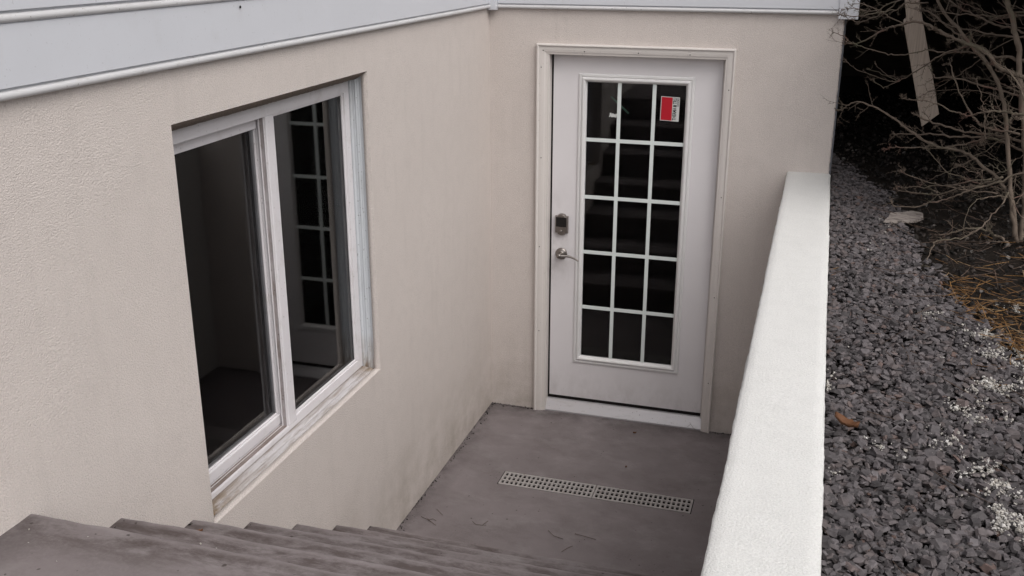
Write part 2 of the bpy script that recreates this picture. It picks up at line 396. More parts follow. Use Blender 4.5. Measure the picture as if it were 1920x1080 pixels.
# rounded, rough arrises and returns of the opening
def ret(mb, p0, p1, n, fn, mi=0):
    vs = []; fs = []; k = None
    for i in range(n+1):
        t = i/n; row = fn(p0+(p1-p0)*t); k = len(row); vs += row
    for i in range(n):
        for j in range(k-1): fs.append((i*k+j, i*k+j+1, (i+1)*k+j+1, (i+1)*k+j))
    mb.add(vs, fs, mi, True)
ret(mb, WY0, WY1, 340, lambda y: [(0, y, WZ1), (-.003+rough_edge(y, 1), y, WZ1-.0015), (-.012, y, WZ1-.009+rough_edge(y, 2)), (-.045, y, WZ1-.030+rough_edge(y, 3, .0012)), (-.055, y, WZ1+.01)], 1)
ret(mb, WZ0, WZ1, 340, lambda z: [(0, WY0, z), (-.003, WY0+.001+rough_edge(z, 4), z), (-.03, WY0+.002, z), (-.2, WY0+.002, z)])
ret(mb, WZ0, WZ1, 340, lambda z: [(0, WY1, z), (-.003, WY1-.001+rough_edge(z, 5, .0012), z), (-.012, WY1-.004, z), (-.026, WY1-.005, z), (-.027, WY1+.01, z)])
ret(mb, WY0, WY1, 340, lambda y: [(0, y, WZ0), (-.003, y, WZ0+.001+rough_edge(y, 6, .0012)), (-.010, y, WZ0+.001), (-.027, y, WZ0+.004), (-.028, y, WZ0-.01)])
o = mb.build('wall', [M['stucco'], M['stucco_raw']], house); tag(o, 'beige stucco wall holding the sliding window')
# end wall (plane y=0), with the door opening
XE = 1.777
mb = MB()
PD = lambda u, v, d: (u, -d*min(1, u/.1), v)
for (a, b2, c2, d2) in ((0, DX0, -.3, DZ1), (0, DX0, DZ1, 2.40), (DX0, DX1, DZ1, 2.40), (DX1, XE, -.3, DZ1), (DX1, XE, DZ1, 2.40)):
    wall_grid(mb, PD, a, b2, c2, d2, .05)
ret(mb, -.3, 2.40, 300, lambda z: [(XE, -.0015, z), (XE+.003+rough_edge(z, 8, .003), .003, z), (XE+.003+rough_edge(z, 9, .002), .02, z), (XE, .02, z)])
ret(mb, -.3, 2.40, 2, lambda z: [(XE, .02, z), (XE, 6, z)])
o = mb.build('wall', M['stucco'], house); tag(o, 'beige stucco wall holding the glazed door')
mb = MB(); mb.box(XE+.0005, XE+.011, .016, .06, GZ-.05, 2.30); mb.build('foam_board', M['foam'], house)
# siding: beaded vinyl courses on both walls
def course_prof(dz):
    pr = [(.0, 0.0)]
    for k in range(9):
        a = -math.pi/2+math.pi*k/8; pr.append((.013+.0095*math.cos(a), .0095+.0095*math.sin(a)))
    pr += [(.0085, .0205), (.0085, .0235), (.0175, .0262), (.0150, dz-.004), (.010, dz+.003), (0, dz+.003)]
    return pr
DZC = .161
def siding(P, t0, t1, off=0.0, prof=None, z0=2.273, n=18):
    mb = MB()
    for k in range(n):
        pr = [(a+off if a > 0 else a, b2+z0+k*DZC) for a, b2 in course_prof(DZC)]
        mb.extrude(pr, P, t0, t1, 0, False, 1)
        # bead faces get the bead material
        cnt = 0
        for fi in range(len(mb.f)-len(pr)-2, len(mb.f)-2):
            if 1 <= cnt <= 9: mb.m[fi] = 1; mb.sm[fi] = True
            cnt += 1
    return mb
siding(lambda a, z, t: (a, t, z), -3.245, -.046).build('siding', [M['siding'], M['bead']], house)
siding(lambda a, z, t: (a, t, z), -9, -3.228, .0016).build('siding', [M['siding'], M['bead']], house)
siding(lambda a, z, t: (t, -a, z), .052, 1.748).build('siding', [M['siding'], M['bead']], house)
mb = MB(); mb.box(.0, .051, -.045, .0, 2.264, 5.17); mb.build('corner_post', M['siding'], house, .004)
mb = MB(); mb.box(1.7485, 1.838, -.024, .06, 2.254, 5.17); mb.build('corner_post', M['siding'], house, .002)
mb = MB(); mb.box(-.3, .0, -9, 0, 2.40, 5.17); mb.box(-.3, XE, .0005, .3, 2.40, 5.17); mb.build('upper_wall', M['siding'], house)
mb = MB(); mb.box(-7.5, XE+.3, -9.3, 8, 5.17, 5.33); mb.v = [v for v in mb.v]
# roof slab only over the house body: left wing and end wing
mb = MB(); mb.box(-7.5, .35, -9.3, 0, 5.172, 5.33); mb.box(-7.5, XE+.3, -.35, 7, 5.332, 5.49); mb.build('roof', M['siding'], house)
# siding nail speck on the left course
s_ = MB(); s_.lathe_y((0, 0, 0), [(.004, 0), (.004, -.002), (.001, -.0035)], 8)
s_.v = [(0.0175-v[1], v[0]-2.443, v[2]+2.415) for v in s_.v]; s_.build('nail_head', M['rubber'], house)

# ---- interiors
r_ = MB()
r_.box(-4.2, -.21, -5.4, -.15, -.05, 2.35)
o = r_.build('room', [M['room'], M['carpet']], house)
for p_ in o.data.polygons:
    if p_.normal.z < -.9: p_.material_index = 1
# open the room towards the window
bm = bmesh.new(); bm.from_mesh(o.data)
bmesh.ops.delete(bm, geom=[f for f in bm.faces if f.normal.x > .9], context='FACES'); bm.to_mesh(o.data); bm.free()
r_ = MB(); r_.box(-.8, 1.7, .17, 3.6, -.02, 2.35)
o = r_.build('room', [M['room'], M['carpet']], house)
for p_ in o.data.polygons:
    if p_.normal.z < -.9: p_.material_index = 1
bm = bmesh.new(); bm.from_mesh(o.data)
bmesh.ops.delete(bm, geom=[f for f in bm.faces if f.normal.y < -.9], context='FACES'); bm.to_mesh(o.data); bm.free()
mb = MB()   # the inner skin of the walls, so no daylight leaks in round the frames
mb.box(-.212, -.182, -5.4, WY0, -.05, 2.35); mb.box(-.212, -.182, WY1, -.15, -.05, 2.35)
mb.box(-.212, -.182, WY0, WY1, -.05, WZ0-.01); mb.box(-.212, -.182, WY0, WY1, WZ1, 2.35)
mb.box(-.8, DX0, .15, .17, -.02, 2.35); mb.box(DX1, 1.7, .15, .17, -.02, 2.35); mb.box(DX0, DX1, .15, .17, DZ1, 2.35)
mb.build('inner_wall', M['room'], house)

M['channel'] = vinyl('stained_channel_vinyl', (.42, .39, .40), .55, .8, (.15, .11, .09), streak=(1, 1, .5), lo=.42)
# ------------------------------------------------------------------ window
FX = -.085      # outer face of the frame
win = MB()
def member(mb, y0, y1, z0, z1, xf, xb, mi=0): mb.box(xb, xf, y0, y1, z0, z1, mi)
member(win, WY0, WY1+.004, 2.040, 2.102, FX, -.19)              # head
member(win, -1.573, WY1+.004, .900, 2.040, FX, -.19)            # right jamb
member(win, WY0, -2.770, .900, 2.040, FX, -.19)                 # left jamb
member(win, -2.122, WY1+.004, .850, .900, FX, -.19)             # sill under the fixed pane
member(win, WY0, -2.122, .850, .880, FX, -.19)                  # sill under the sash
member(win, WY0+.03, -2.179, .8802, .8835, -.087, -.0905)         # track lips
member(win, WY0+.03, -2.184, .8818, .8845, -.1085, -.110)
o = win.build('window', M['window'], house, .003); tag(o, 'white two-panel sliding window set in the stucco')
W = o
mb = MB(); member(mb, -2.178, -2.1221, .8805, 2.0395, FX+.001, -.1185)
mb.build('mullion', M['window'], W, .004)
mb = MB(); member(mb, -2.1815, -2.1782, .8805, 2.0395, -.0905, -.0945); member(mb, -2.1835, -2.1782, .8805, 2.0395, -.1085, -.1125)
mb.build('interlock', M['window'], W, .002)
mb = MB(); member(mb, -2.1795, -2.1781, .8806, 2.0394, -.0950, -.1080); mb.build('grime_channel', M['channel'], W)
mb = MB(); member(mb, WY0+.02, -2.179, .8803, .8815, -.0915, -.1205); mb.build('track', M['track'], W)
# sash (slid shut, further in)
mb = MB(); xf, xb = -.122, -.150
member(mb, -2.172, -2.130, .884, 2.036, xf, xb); member(mb, -2.800, -2.765, .884, 2.036, xf, xb)
member(mb, -2.765, -2.172, .884, .924, xf, xb); member(mb, -2.765, -2.172, 1.998, 2.036, xf, xb)
member(mb, -2.180, -2.1722, .9242, 1.9978, -.130, -.146); member(mb, -2.765, -2.1805, .9242, .931, -.130, -.146)
mb.build('sash', M['window'], W, .0025)
mb = MB(); member(mb, -2.772, -2.168, .920, 2.0, -.1362, -.1392); mb.build('pane', M['glass'], W)
# fixed pane, glazing bead and the inner frame seen through it
mb = MB()
for (y0, y1, z0, z1) in ((-2.1218, -2.112, .9002, 2.0398), (-1.583, -1.5732, .9002, 2.0398), (-2.1118, -1.5832, .9002, .910), (-2.1118, -1.5832, 2.030, 2.0398)):
    member(mb, y0, y1, z0, z1, -.092, -.100)
mb.build('glazing_bead', M['window'], W, .002)
mb = MB(); member(mb, -2.121, -1.574, .901, 2.039, -.1015, -.1045); mb.build('pane', M['glass'], W)
mb = MB()
member(mb, -1.600, -1.574, .901, 2.039, -.118, -.140); member(mb, -1.622, -1.601, .925, 2.02, -.135, -.152); member(mb, -1.660, -1.623, .955, 2.0, -.150, -.188)
member(mb, -2.121, -1.601, .901, .924, -.118, -.140); member(mb, -2.121, -1.623, .9245, .954, -.141, -.165); member(mb, -2.121, -1.66, .9545, .975, -.166, -.19)
member(mb, -2.205, -2.185, .93, 2.0, -.152, -.160); member(mb, -2.235, -2.21, .93, 2.0, -.175, -.19); member(mb, -2.80, -2.21, .905, .94, -.165, -.19)
mb.build('inner_frame', M['window'], W, .003)
# ribbed vinyl reveal and sill
mb = MB()
pr = [(-.026, WY1+.012)]
for k in range(25):
    x = -.026-.0585*k/24; pr.append((x, WY1+.0015-.003*max(0, math.sin(k/24*math.pi*5))-.0015*(k % 8 == 0)))
pr.append((-.0845, WY1+.012))
mb.extrude(pr, lambda a, b2, t: (a, b2, t), WZ0+.002, WZ1-.012, 0, False)
mb.build('reveal_trim', M['reveal'], W)
mb = MB(); pr = [(-.027, WZ0-.012)]
for k in range(25):
    x = -.027-.0575*k/24; pr.append((x, WZ0+.002+.006*k/24-.0025*max(0, math.sin(k/24*math.pi*5))))
pr.append((-.0845, WZ0-.012))
mb.extrude(pr, lambda a, b2, t: (a, t, b2), WY0, WY1-.002, 0, False)
mb.build('sill', M['sill'], W)

# ------------------------------------------------------------------ door
SY = .045       # face of the slab
mb = MB()
SX0, SX1, SZ0, SZ1 = .342, 1.224, .084, 2.043
LX0, LX1, LZ0, LZ1 = .500, 1.066, .325, 1.928
for (x0, x1, z0, z1) in ((SX0, LX0, SZ0, SZ1), (LX1, SX1, SZ0, SZ1), (LX0, LX1, SZ0, LZ0), (LX0, LX1, LZ1, SZ1)):
    mb.box(x0, x1, SY, SY+.044, z0, z1)
D = mb.build('door', M['door'], house); tag(D, 'white entry door with fifteen-light glazing')
def frame_ring(mb, x0, x1, z0, z1, prof, mi=0):
    """mitred picture frame: prof [(inset, y)..] from the outer edge inwards, open profile"""
    rows = []
    for d, y in prof:
        rows.append([(x0+d, y, z0+d), (x1-d, y, z0+d), (x1-d, y, z1-d), (x0+d, y, z1-d)])
    for i in range(len(rows)-1):
        for k in range(4):
            mb.add([rows[i][k], rows[i][(k+1) % 4], rows[i+1][(k+1) % 4], rows[i+1][k]], [(0, 1, 2, 3)], mi)
mb = MB()
frame_ring(mb, .480, 1.086, .306, 1.948, [(0, SY+.001), (.001, SY-.005), (.004, SY-.008), (.012, SY-.009), (.017, SY-.006), (.0185, SY-.006), (.0205, SY-.012), (.027, SY-.015), (.033, SY-.013), (.037, SY-.006), (.043, SY+.004), (.0445, SY+.014)])
mb.build('lite_frame', M['lite'], D)
GXa, GXb, GZa, GZb = .523, 1.043, .349, 1.905
mb = MB(); mb.box(GXa-.01, GXb+.01, SY+.008, SY+.0105, GZa-.01, GZb+.01); mb.build('pane', M['door_glass'], D)
mb = MB()
for x in (.697, .880): mb.box(x-.0095, x+.0095, SY+.0025, SY+.0072, GZa, GZb)
xs = [GXa, .6875, .7065, .8705, .8895, GXb]
for z in (1.600, 1.286, .973, .648):
    for k in (0, 2, 4): mb.box(xs[k], xs[k+1], SY+.0025, SY+.0072, z-.0095, z+.0095)
mb.build('muntin_grid', M['muntin'], D)
mb = MB(); mb.box(GXa-.01, GXb+.01, SY+.021, SY+.0235, GZa-.01, GZb+.01); mb.build('pane', M['door_glass_inner'], D)
# deadbolt with touchscreen
def arch_outline(x0, x1, z0, z1, rise, inset=0, n=10):
    x0 += inset; x1 -= inset; z0 += inset; z1 -= inset; pts = []
    xc = (x0+x1)/2; hw = (x1-x0)/2
    sh = hw*.62
    top = [(x1, z1-rise), (xc+sh+.004, z1-rise)]
    for k in range(n+1):
        a = math.pi*(1-k/n); pts_x = xc-sh*math.cos(math.pi-a); 
    for k in range(n+1):
        a = math.pi*k/n; top.append((xc+sh*math.cos(a), z1-rise+rise*math.sin(a)))
    top += [(xc-sh-.004, z1-rise), (x0, z1-rise)]
    bot = [(x, z0+z1-z) for x, z in reversed(top)]
    return top+bot
def plate(mb, levels, mi=0):
    """levels: list of (outline, y)"""
    k = len(levels[0][0]); vs = []
    for o_, y in levels: vs += [(x, y, z) for x, z in o_]
    fs = [(i*k+j, i*k+(j+1) % k, (i+1)*k+(j+1) % k, (i+1)*k+j) for i in range(len(levels)-1) for j in range(k)]
    fs.append(tuple(range((len(levels)-1)*k, len(levels)*k)))
    mb.add(vs, fs, mi)
mb = MB()
a = (.364, .438, 1.060, 1.184, .013)
plate(mb, [(arch_outline(*a), SY), (arch_outline(*a), SY-.010), (arch_outline(*a, inset=.005), SY-.022)])
L = mb.build('deadbolt', M['nickel'], D, .0012)
mb = MB(); mb.box(.372, .430, SY-.0245, SY-.0222, 1.112, 1.166); mb.build('touchscreen', M['screen'], L, .0015)
mb = MB(); mb.lathe_y((.401, SY-.022, 1.087), [(.0085, 0), (.0085, -.003), (.007, -.004), (.0, -.004)], 20)
mb.build('key_cylinder', M['nickel'], L)
# lever handle
mb = MB(); kc = (.400, SY, .952)
mb.lathe_y(kc, [(.0335, 0), (.0335, -.006), (.031, -.010), (.026, -.0125), (.016, -.014), (.013, -.018), (.0125, -.045), (.0135, -.050), (.0135, -.062), (.010, -.066), (.001, -.067)], 32)
H = mb.build('handle', M['nickel'], D)
mb = MB(); pts = []; rad = []
for k in range(17):
    t = k/16; pts.append((kc[0]+.006+.105*t, SY-.056+.010*math.sin(t*math.pi)-.004*t, kc[2]+.004*math.sin(t*math.pi*1.1)-.016*t*t)); rad.append(.0085-.0045*t)
mb.tube(pts, rad, 10); mb.build('lever', M['nickel'], H)
# sticker on the top right light: one mesh, red field, white band, lettering reading upwards
def text_mesh(body, size, font_scale=1.0):
    cu = bpy.data.curves.new('t', 'FONT'); cu.body = body; cu.size = size; cu.offset = size*.022; cu.align_x = 'LEFT'; cu.resolution_u = 2
    ob = bpy.data.objects.new('t', cu); C.objects.link(ob); bpy.context.view_layer.update()
    me = ob.to_mesh(); v = [tuple(p.co) for p in me.vertices]; f = [tuple(p.vertices) for p in me.polygons]
    ob.to_mesh_clear(); bpy.data.objects.remove(ob); bpy.data.curves.remove(cu); return v, f
mb = MB(); sx0, sx1, sz0, sz1 = .914, 1.011, 1.721, 1.846; ys = SY+.0078
sk = lambda x, z: (x+.02*(z-sz0)*.6, z-.03*(x-sx0))
def srect(x0, x1, z0, z1, y, mi):
    q = [sk(x0, z0), sk(x1, z0), sk(x1, z1), sk(x0, z1)]
    mb.add([(x, y, z) for x, z in q], [(0, 1, 2, 3)], mi)
srect(sx0, sx1, sz0, sz1, ys, 0); srect(sx0+.003, sx0+.060, sz0+.003, sz1-.003, ys-.0003, 1)
def vtext(body, size, xb, zb, length):
    v, f = text_mesh(body, size); w_ = max(p[0] for p in v)
    pts_ = [sk(xb-p[1], zb+p[0]*length/w_) for p in v]
    mb.add([(x, ys-.0005, z) for x, z in pts_], f, 2)
vtext('THERMA', .027, sx0+.0815, sz0+.005, .066); vtext('TRU', .027, sx0+.0815, sz0+.089, .032)
srect(sx0+.0650, sx0+.0735, sz0+.0745, sz0+.0845, ys-.0005, 2); srect(sx0+.0745, sx0+.0815, sz0+.0745, sz0+.0845, ys-.0005, 2)
vtext('DOORS', .014, sx0+.0935, sz0+.078, .043)
mb.build('sticker', [M['paper'], M['red'], M['ink']], D)
# torn paper residue and a strip of green tape
random.seed(4)
mb = MB(); ctr = (.658, 1.735)
for q_ in range(34):
    t_ = random.random(); cx_ = -.012+.042*t_+random.gauss(0, .002); cz_ = random.gauss(.003 if t_ < .4 else -.001, .0065*(1-.55*t_)); r_ = .0022+.0045*random.random()
    n = 7; vs = [(ctr[0]+cx_+r_*(.6+.6*random.random())*math.cos(2*math.pi*k/n), SY+.0076-q_*.00001, ctr[1]+cz_+r_*(.6+.6*random.random())*math.sin(2*math.pi*k/n)) for k in range(n)]
    mb.add(vs, [tuple(range(n))])
mb.build('paper_residue', M['paper'], D)
mb = MB(); a_ = Vector((.652, 0, 1.832)); b_ = Vector((.748, 0, 1.748)); d_ = (b_-a_).normalized(); n_ = Vector((-d_.z, 0, d_.x))*.005
mb.add([tuple(p+Vector((0, SY+.0112, 0))) for p in (a_-n_, b_-n_, b_+n_, a_+n_)], [(0, 1, 2, 3)]); mb.build('tape_strip', M['tape'], D)
# jambs, casing, threshold
JX0, JX1 = .331, 1.240
mb = MB()
mb.box(DX0+.012, JX0, -.010, .14, .0, 2.052); mb.box(JX1, DX1-.012, -.010, .14, .0, 2.052); mb.box(JX0, JX1, -.010, .14, 2.050, DZ1-.012)
mb.box(1.2265, JX1-.0005, .030, .10, .06, 2.0495)
mb.build('door_jamb', M['casing'], D, .002)
mb = MB(); mb.box(JX0+.0005, SX0-.001, SY+.004, .1, .06, 2.0495); mb.box(SX0, SX1, SY+.004, .09, 2.0445, 2.0495); mb.box(SX0, SX1, SY+.006, .10, .062, .0835)
mb.build('weatherstrip', M['rubber'], D)
mb = MB()
rows = []
for d, y in [(0, .002), (0, -.018), (.002, -.024), (.008, -.026), (.013, -.023), (.015, -.019), (.017, -.019), (.030, -.0185), (.042, -.0165), (.050, -.013), (.0565, -.012), (.0575, -.004), (.0575, .01)]:
    x0, x1, zt = .2635+d, 1.2855-d*.86, 2.101-d*.95
    rows.append([(x0, y, .0), (x0, y, zt), (x1, y, zt), (x1, y, .0)])
for i in range(len(rows)-1):
    for k in range(3): mb.add([rows[i][k], rows[i][k+1], rows[i+1][k+1], rows[i+1][k]], [(0, 1, 2, 3)])
for k in (0, 3): mb.add([r__[k] for r__ in rows], [tuple(range(len(rows)))])
CS = mb.build('casing', M['casing'], D)
mb = MB()
for (x, z) in ((.300, 2.0665), (.52, 2.066), (.80, 2.066), (1.06, 2.066), (.290, 1.98), (.294, 1.5), (.290, 1.0), (.292, .5), (1.262, 1.9), (1.262, 1.35), (1.262, .8), (1.262, .3)):
    mb = MB(); mb.lathe_y((x, -.0195, z), [(.0028, 0.002), (.0028, -.0006), (.0005, -.0008)], 8)
    mb.build('nail_head', M['rubber'], CS)
mb = MB()
mb.extrude([(-.006, .0), (-.006, .008), (-.002, .013), (.040, .0575), (.044, .0615), (.060, .0615), (.060, 0)], lambda a, b2, t: (t, a, b2), .318, 1.2395, 0, False)
mb.extrude([(.0405, .062), (.0405, .0645), (.046, .0645), (.046, .062)], lambda a, b2, t: (t, a, b2), .3325, 1.2385, 0, False)
mb.build('threshold', M['threshold'], D)

# ------------------------------------------------------------------ drain grates
def grate(x0, x1, first=[None]):
    nx, ny = 20, 3; y0, y1 = GY0, GY1; zt, zb = .0015, -.006
    mb = MB(); rim = .006
    px = (x1-x0-2*rim)/nx; hw = px*.58; rimy = .008; py = (y1-y0-2*rimy)/ny; hh = py*.70
    xs = [x0]; ys = [y0]; hx = set(); hy = set()
    for i in range(nx):
        c_ = x0+rim+px*(i+.5); xs += [c_-hw/2, c_+hw/2]; hx.add(len(xs)-2)
    xs.append(x1)
    for j in range(ny):
        c_ = y0+rimy+py*(j+.5); ys += [c_-hh/2, c_+hh/2]; hy.add(len(ys)-2)
    ys.append(y1)
    nxs, nys = len(xs), len(ys); V = []
    for z in (zt, zb):
        for yy in ys:
            for xx in xs: V.append((xx, yy, z))
    idx = lambda i, j, k: k*nxs*nys+j*nxs+i
    Fc = []
    for j in range(nys-1):
        for i in range(nxs-1):
            if i in hx and j in hy:
                Fc += [(idx(i, j, 0), idx(i+1, j, 0), idx(i+1, j, 1), idx(i, j, 1)), (idx(i, j+1, 0), idx(i+1, j+1, 0), idx(i+1, j+1, 1), idx(i, j+1, 1)),
                       (idx(i, j, 0), idx(i, j+1, 0), idx(i, j+1, 1), idx(i, j, 1)), (idx(i+1, j, 0), idx(i+1, j+1, 0), idx(i+1, j+1, 1), idx(i+1, j, 1))]
            else:
                Fc.append((idx(i, j, 0), idx(i+1, j, 0), idx(i+1, j+1, 0), idx(i, j+1, 0))); Fc.append((idx(i, j, 1), idx(i, j+1, 1), idx(i+1, j+1, 1), idx(i+1, j, 1)))
    for i in range(nxs-1):
        for j in (0, nys-1): Fc.append((idx(i, j, 0), idx(i+1, j, 0), idx(i+1, j, 1), idx(i, j, 1)))
    for j in range(nys-1):
        for i in (0, nxs-1): Fc.append((idx(i, j, 0), idx(i, j+1, 0), idx(i, j+1, 1), idx(i, j, 1)))
    mb.add(V, Fc)
    return mb.build('drain_grate', M['grate'])
gx = (GX0+GX1)/2
tag(grate(GX0, gx-.0018), 'left half of the pale grey slotted drain grate in the landing, nearer the window wall', 'drain grate', 'drain grates laid end to end in the landing')
tag(grate(gx+.0018, GX1), 'right half of the pale grey slotted drain grate in the landing, nearer the retaining wall', 'drain grate', 'drain grates laid end to end in the landing')

# ------------------------------------------------------------------ retaining wall
RX0, RX1, RZ = 1.577, 1.789, 1.505
mb = MB(); n = 420; vs = []; fs = []
prof = [(RX0+.012, -.3), (RX0+.003, 1.2), (RX0, RZ-.02), (RX0+.002, RZ-.006), (RX0+.008, RZ-.001), (RX0+.03, RZ), (RX0+.10, RZ+.001), (RX1-.03, RZ), (RX1-.007, RZ-.001), (RX1-.001, RZ-.007), (RX1, RZ-.02), (RX1, RZ-.2), (RX1, -.3)]
k = len(prof)
for i in range(n+1):
    t = i/n; y = .0-7.4*t
    for j, (x, z) in enumerate(prof):
        e = .0035*noise.noise(Vector((y*3, j*1.7, 0)))+.0022*noise.noise(Vector((y*22, j*1.1, 5)))+.0012*noise.noise(Vector((y*70, j*2.3, 8)))
        s1 = 1 if j < 5 else -1
        vs.append((x+(e if (j in (2, 3, 4, 8, 9, 10)) else e*.4), y, z+e*.5 if z > 1.3 else z))
for i in range(n):
    for j in range(k-1): fs.append((i*k+j, i*k+j+1, (i+1)*k+j+1, (i+1)*k+j))
mb.add(vs, fs, 0, True); mb.add(vs[:k], [tuple(range(k))]); mb.add(vs[-k:], [tuple(range(k))])
rw = mb.build('retaining_wall', M['stucco_white']); tag(rw, 'low white stucco retaining wall between the landing and the slate gravel', 'wall')

# ------------------------------------------------------------------ gravel and ground litter
def soilx(y):
    """x where the slate gravel gives way to dark soil, as a function of y"""
    pts = [(-8, 3.4), (-3.6, 3.0), (-2.6, 2.50), (-2.25, 2.33), (-1.85, 2.24), (-1.3, 2.12), (-.7, 2.08), (-.2, 2.02), (.2, 1.92), (.6, 1.80), (1.3, 1.70), (9, 1.7)]
    for (a, xa), (b2, xb) in zip(pts, pts[1:]):
        if a <= y <= b2: return xa+(xb-xa)*(y-a)/(b2-a)
    return 1.7
def chips(name, n, place, size, flat, mat, seed, tilt=.5, sides=(4, 7)):
    rnd = random.Random(seed); V = []; Fs = []
    for _ in range(n):
        p = place(rnd)
        if p is None: continue
        x, y, z = p; s = size(rnd); k = rnd.randint(*sides); th = s*flat*(.5+rnd.random())
        el = .42+.5*rnd.random(); o = len(V)
        rz = rnd.random()*6.283; rot = Matrix.Rotation(rz, 3, 'Z') @ Matrix.Rotation(rnd.gauss(0, tilt), 3, 'X') @ Matrix.Rotation(rnd.gauss(0, tilt), 3, 'Y')
        ang = sorted(rnd.random()*.7+i for i in range(k)); ang = [a/k*6.283 for a in ang]
        top = []; bot = []
        for a in ang:
            r = s*(.38+.16*rnd.random()); c_, s_ = math.cos(a)*r, math.sin(a)*r*el
            top.append(Vector((c_*.80, s_*.80, th*(.35+.3*rnd.random())))); bot.append(Vector((c_*1.05, s_*1.05, -th*(.2+.3*rnd.random()))))
        for q in top+bot: q = rot @ q; V.append((x+q.x, y+q.y, z+q.z))
        Fs.append(tuple(range(o, o+k))); Fs.append(tuple(range(o+2*k-1, o+k-1, -1)))
        for i in range(k): Fs.append((o+i, o+k+i, o+k+(i+1) % k, o+(i+1) % k))
    me = bpy.data.meshes.new(name); me.from_pydata(V, [], Fs); me.materials.append(mat); me.update()
    ob = bpy.data.objects.new(name, me); C.objects.link(ob); return ob
def fx(y): return 1.79+(y+5.19)*.062+.20+max(0, (y+4))*.13   # right limit of what can be seen, plus a margin
def place_gravel(layer):
    def f(r):
        y = -3.9+5.0*(r.random()**1.25) if layer else -6.5+8.2*r.random()
        xl = 2.32+(y+3.4)*.15 if layer else 3.2
        xm = min(soilx(y)+.25, xl)
        x = 1.795+(xm-1.795)*r.random()
        over = x-(soilx(y)+.05*noise.noise(Vector((x*7, y*7, 2))))
        if over > 0 and r.random() < min(1, .55+over*9): return None
        if y > .1 and r.random() < (y-.1)/.8: return None
        z = GZ+.006+layer*.010+.014*noise.noise(Vector((x*3, y*3, 3.1)))+r.random()*.012
        return (x, y, z)
    return f
for layer, n_, sd_, lab in ((0, 14000, 1, 'lowest layer of dark slate chips along the retaining wall'), (1, 14000, 2, 'middle layer of dark slate chips along the retaining wall'), (2, 14500, 3, 'dark grey slate chip gravel lying along the white retaining wall')):
    o = chips('gravel', n_, place_gravel(layer), lambda r: (.012+.025*r.random()**1.6+(.017 if r.random() < .06 else 0)) if layer else 0.015+.02*r.random(), .25, M['gravel'], sd_, .33)
    tag(o, lab, 'gravel', kind='stuff')
def place_mulch(r):
    y = -3.2+6.6*r.random(); x = soilx(y)-.12+1.5*r.random()
    if x < 1.8: x = 1.8+r.random()*1.0
    return (x, y, GZ+.012+.014*noise.noise(Vector((x*3, y*3, 3.1)))+r.random()*.012)
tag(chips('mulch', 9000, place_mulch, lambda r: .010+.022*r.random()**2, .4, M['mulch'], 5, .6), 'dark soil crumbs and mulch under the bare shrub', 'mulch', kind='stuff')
# white crumbs of broken stucco, in patches
PATCH = [((2.238, -2.03), .045, .03, 120), ((2.29, -2.18), .05, .045, 230), ((2.33, -2.26), .05, .04, 170), ((2.16, -2.62), .05, .05, 120), ((2.23, -2.46), .05, .03, 110), ((2.27, -2.40), .04, .02, 60),
         ((2.13, -2.96), .04, .05, 90), ((2.15, -3.14), .05, .04, 210), ((2.18, -3.19), .035, .03, 120), ((2.19, -3.02), .03, .04, 80), ((2.06, -2.82), .03, .04, 35), ((1.935, -2.90), .03, .03, 35),
         ((2.03, -.72), .03, .05, 40), ((2.37, -1.78), .03, .03, 50), ((1.80, -2.55), .012, .05, 25), ((2.12, -1.9), .03, .04, 30), ((1.95, -1.15), .05, .12, 14), ((2.0, -2.0), .2, .6, 12), ((1.81, -3.1), .01, .05, 12)]
mbp = []
def place_crumb(r):
    t = r.random()*TOT
    for (c_, a, b2, n_) in PATCH:
        t -= n_
        if t <= 0:
            x, y = c_[0]+r.gauss(0, a*.75), c_[1]+r.gauss(0, b2*.95); x = max(1.797, x)
            if noise.noise(Vector((x*26, y*26, 4.4))) < .10 and r.random() < .965: return None
            return (x, y, GZ+.030+.014*noise.noise(Vector((x*3, y*3, 3.1)))+r.random()*.012)
random.seed(3)
TOT = sum(p_[3] for p_ in PATCH)
tag(chips('white_crumbs', int(TOT*6), place_crumb, lambda r: .0025+.010*r.random()**3, .4, M['crumb'], 9, .8, (4, 6)), 'white crumbs of broken stucco scattered in patches over the gravel', 'rubble', kind='stuff')
# the pale slab fragment under the branches
def shard(name, c_, L_, W_, rz, tilt, mat, seed, th=.012):
    r = random.Random(seed); n_ = 11; mb = MB(); top = []; bot = []
    rot = Matrix.Rotation(rz, 3, 'Z') @ Matrix.Rotation(tilt, 3, 'X')
    for i in range(n_):
        a = 6.283*i/n_; q = Vector((math.cos(a)*L_*(.85+.3*r.random()), math.sin(a)*W_*(.7+.6*r.random()), 0))
        top.append(Vector(c_)+rot @ (q*.94+Vector((0, 0, th)))); bot.append(Vector(c_)+rot @ q)
    mb.add(top+bot, [tuple(range(n_)), tuple(range(2*n_-1, n_-1, -1))]+[(i, n_+i, n_+(i+1) % n_, (i+1) % n_) for i in range(n_)])
    return mb.build(name, mat, None, .002)
m, nt, b = newmat('pale_stucco_shard', .9, .15); p = coord(nt)
c = mix(nt, (.22, .19, .175), (.30, .265, .245), noise_n(nt, p, 9, 4)); c = mix(nt, c, (.05, .04, .035), ramp(nt, noise_n(nt, coord(nt, (1, 4, 1)), 16, 5, .7), [(.5, 0), (.62, .9)]))
nt.links.new(c, b.inputs['Base Color']); bump(nt, b, noise_n(nt, p, 60, 4), .5, .003); M['shard'] = m
tag(shard('stucco_fragment', (2.10, -.68, GZ+.040), .125, .055, .95, .06, M['shard'], 3), 'pale flat broken stucco piece on the gravel beneath the shrub tips', 'rubble')
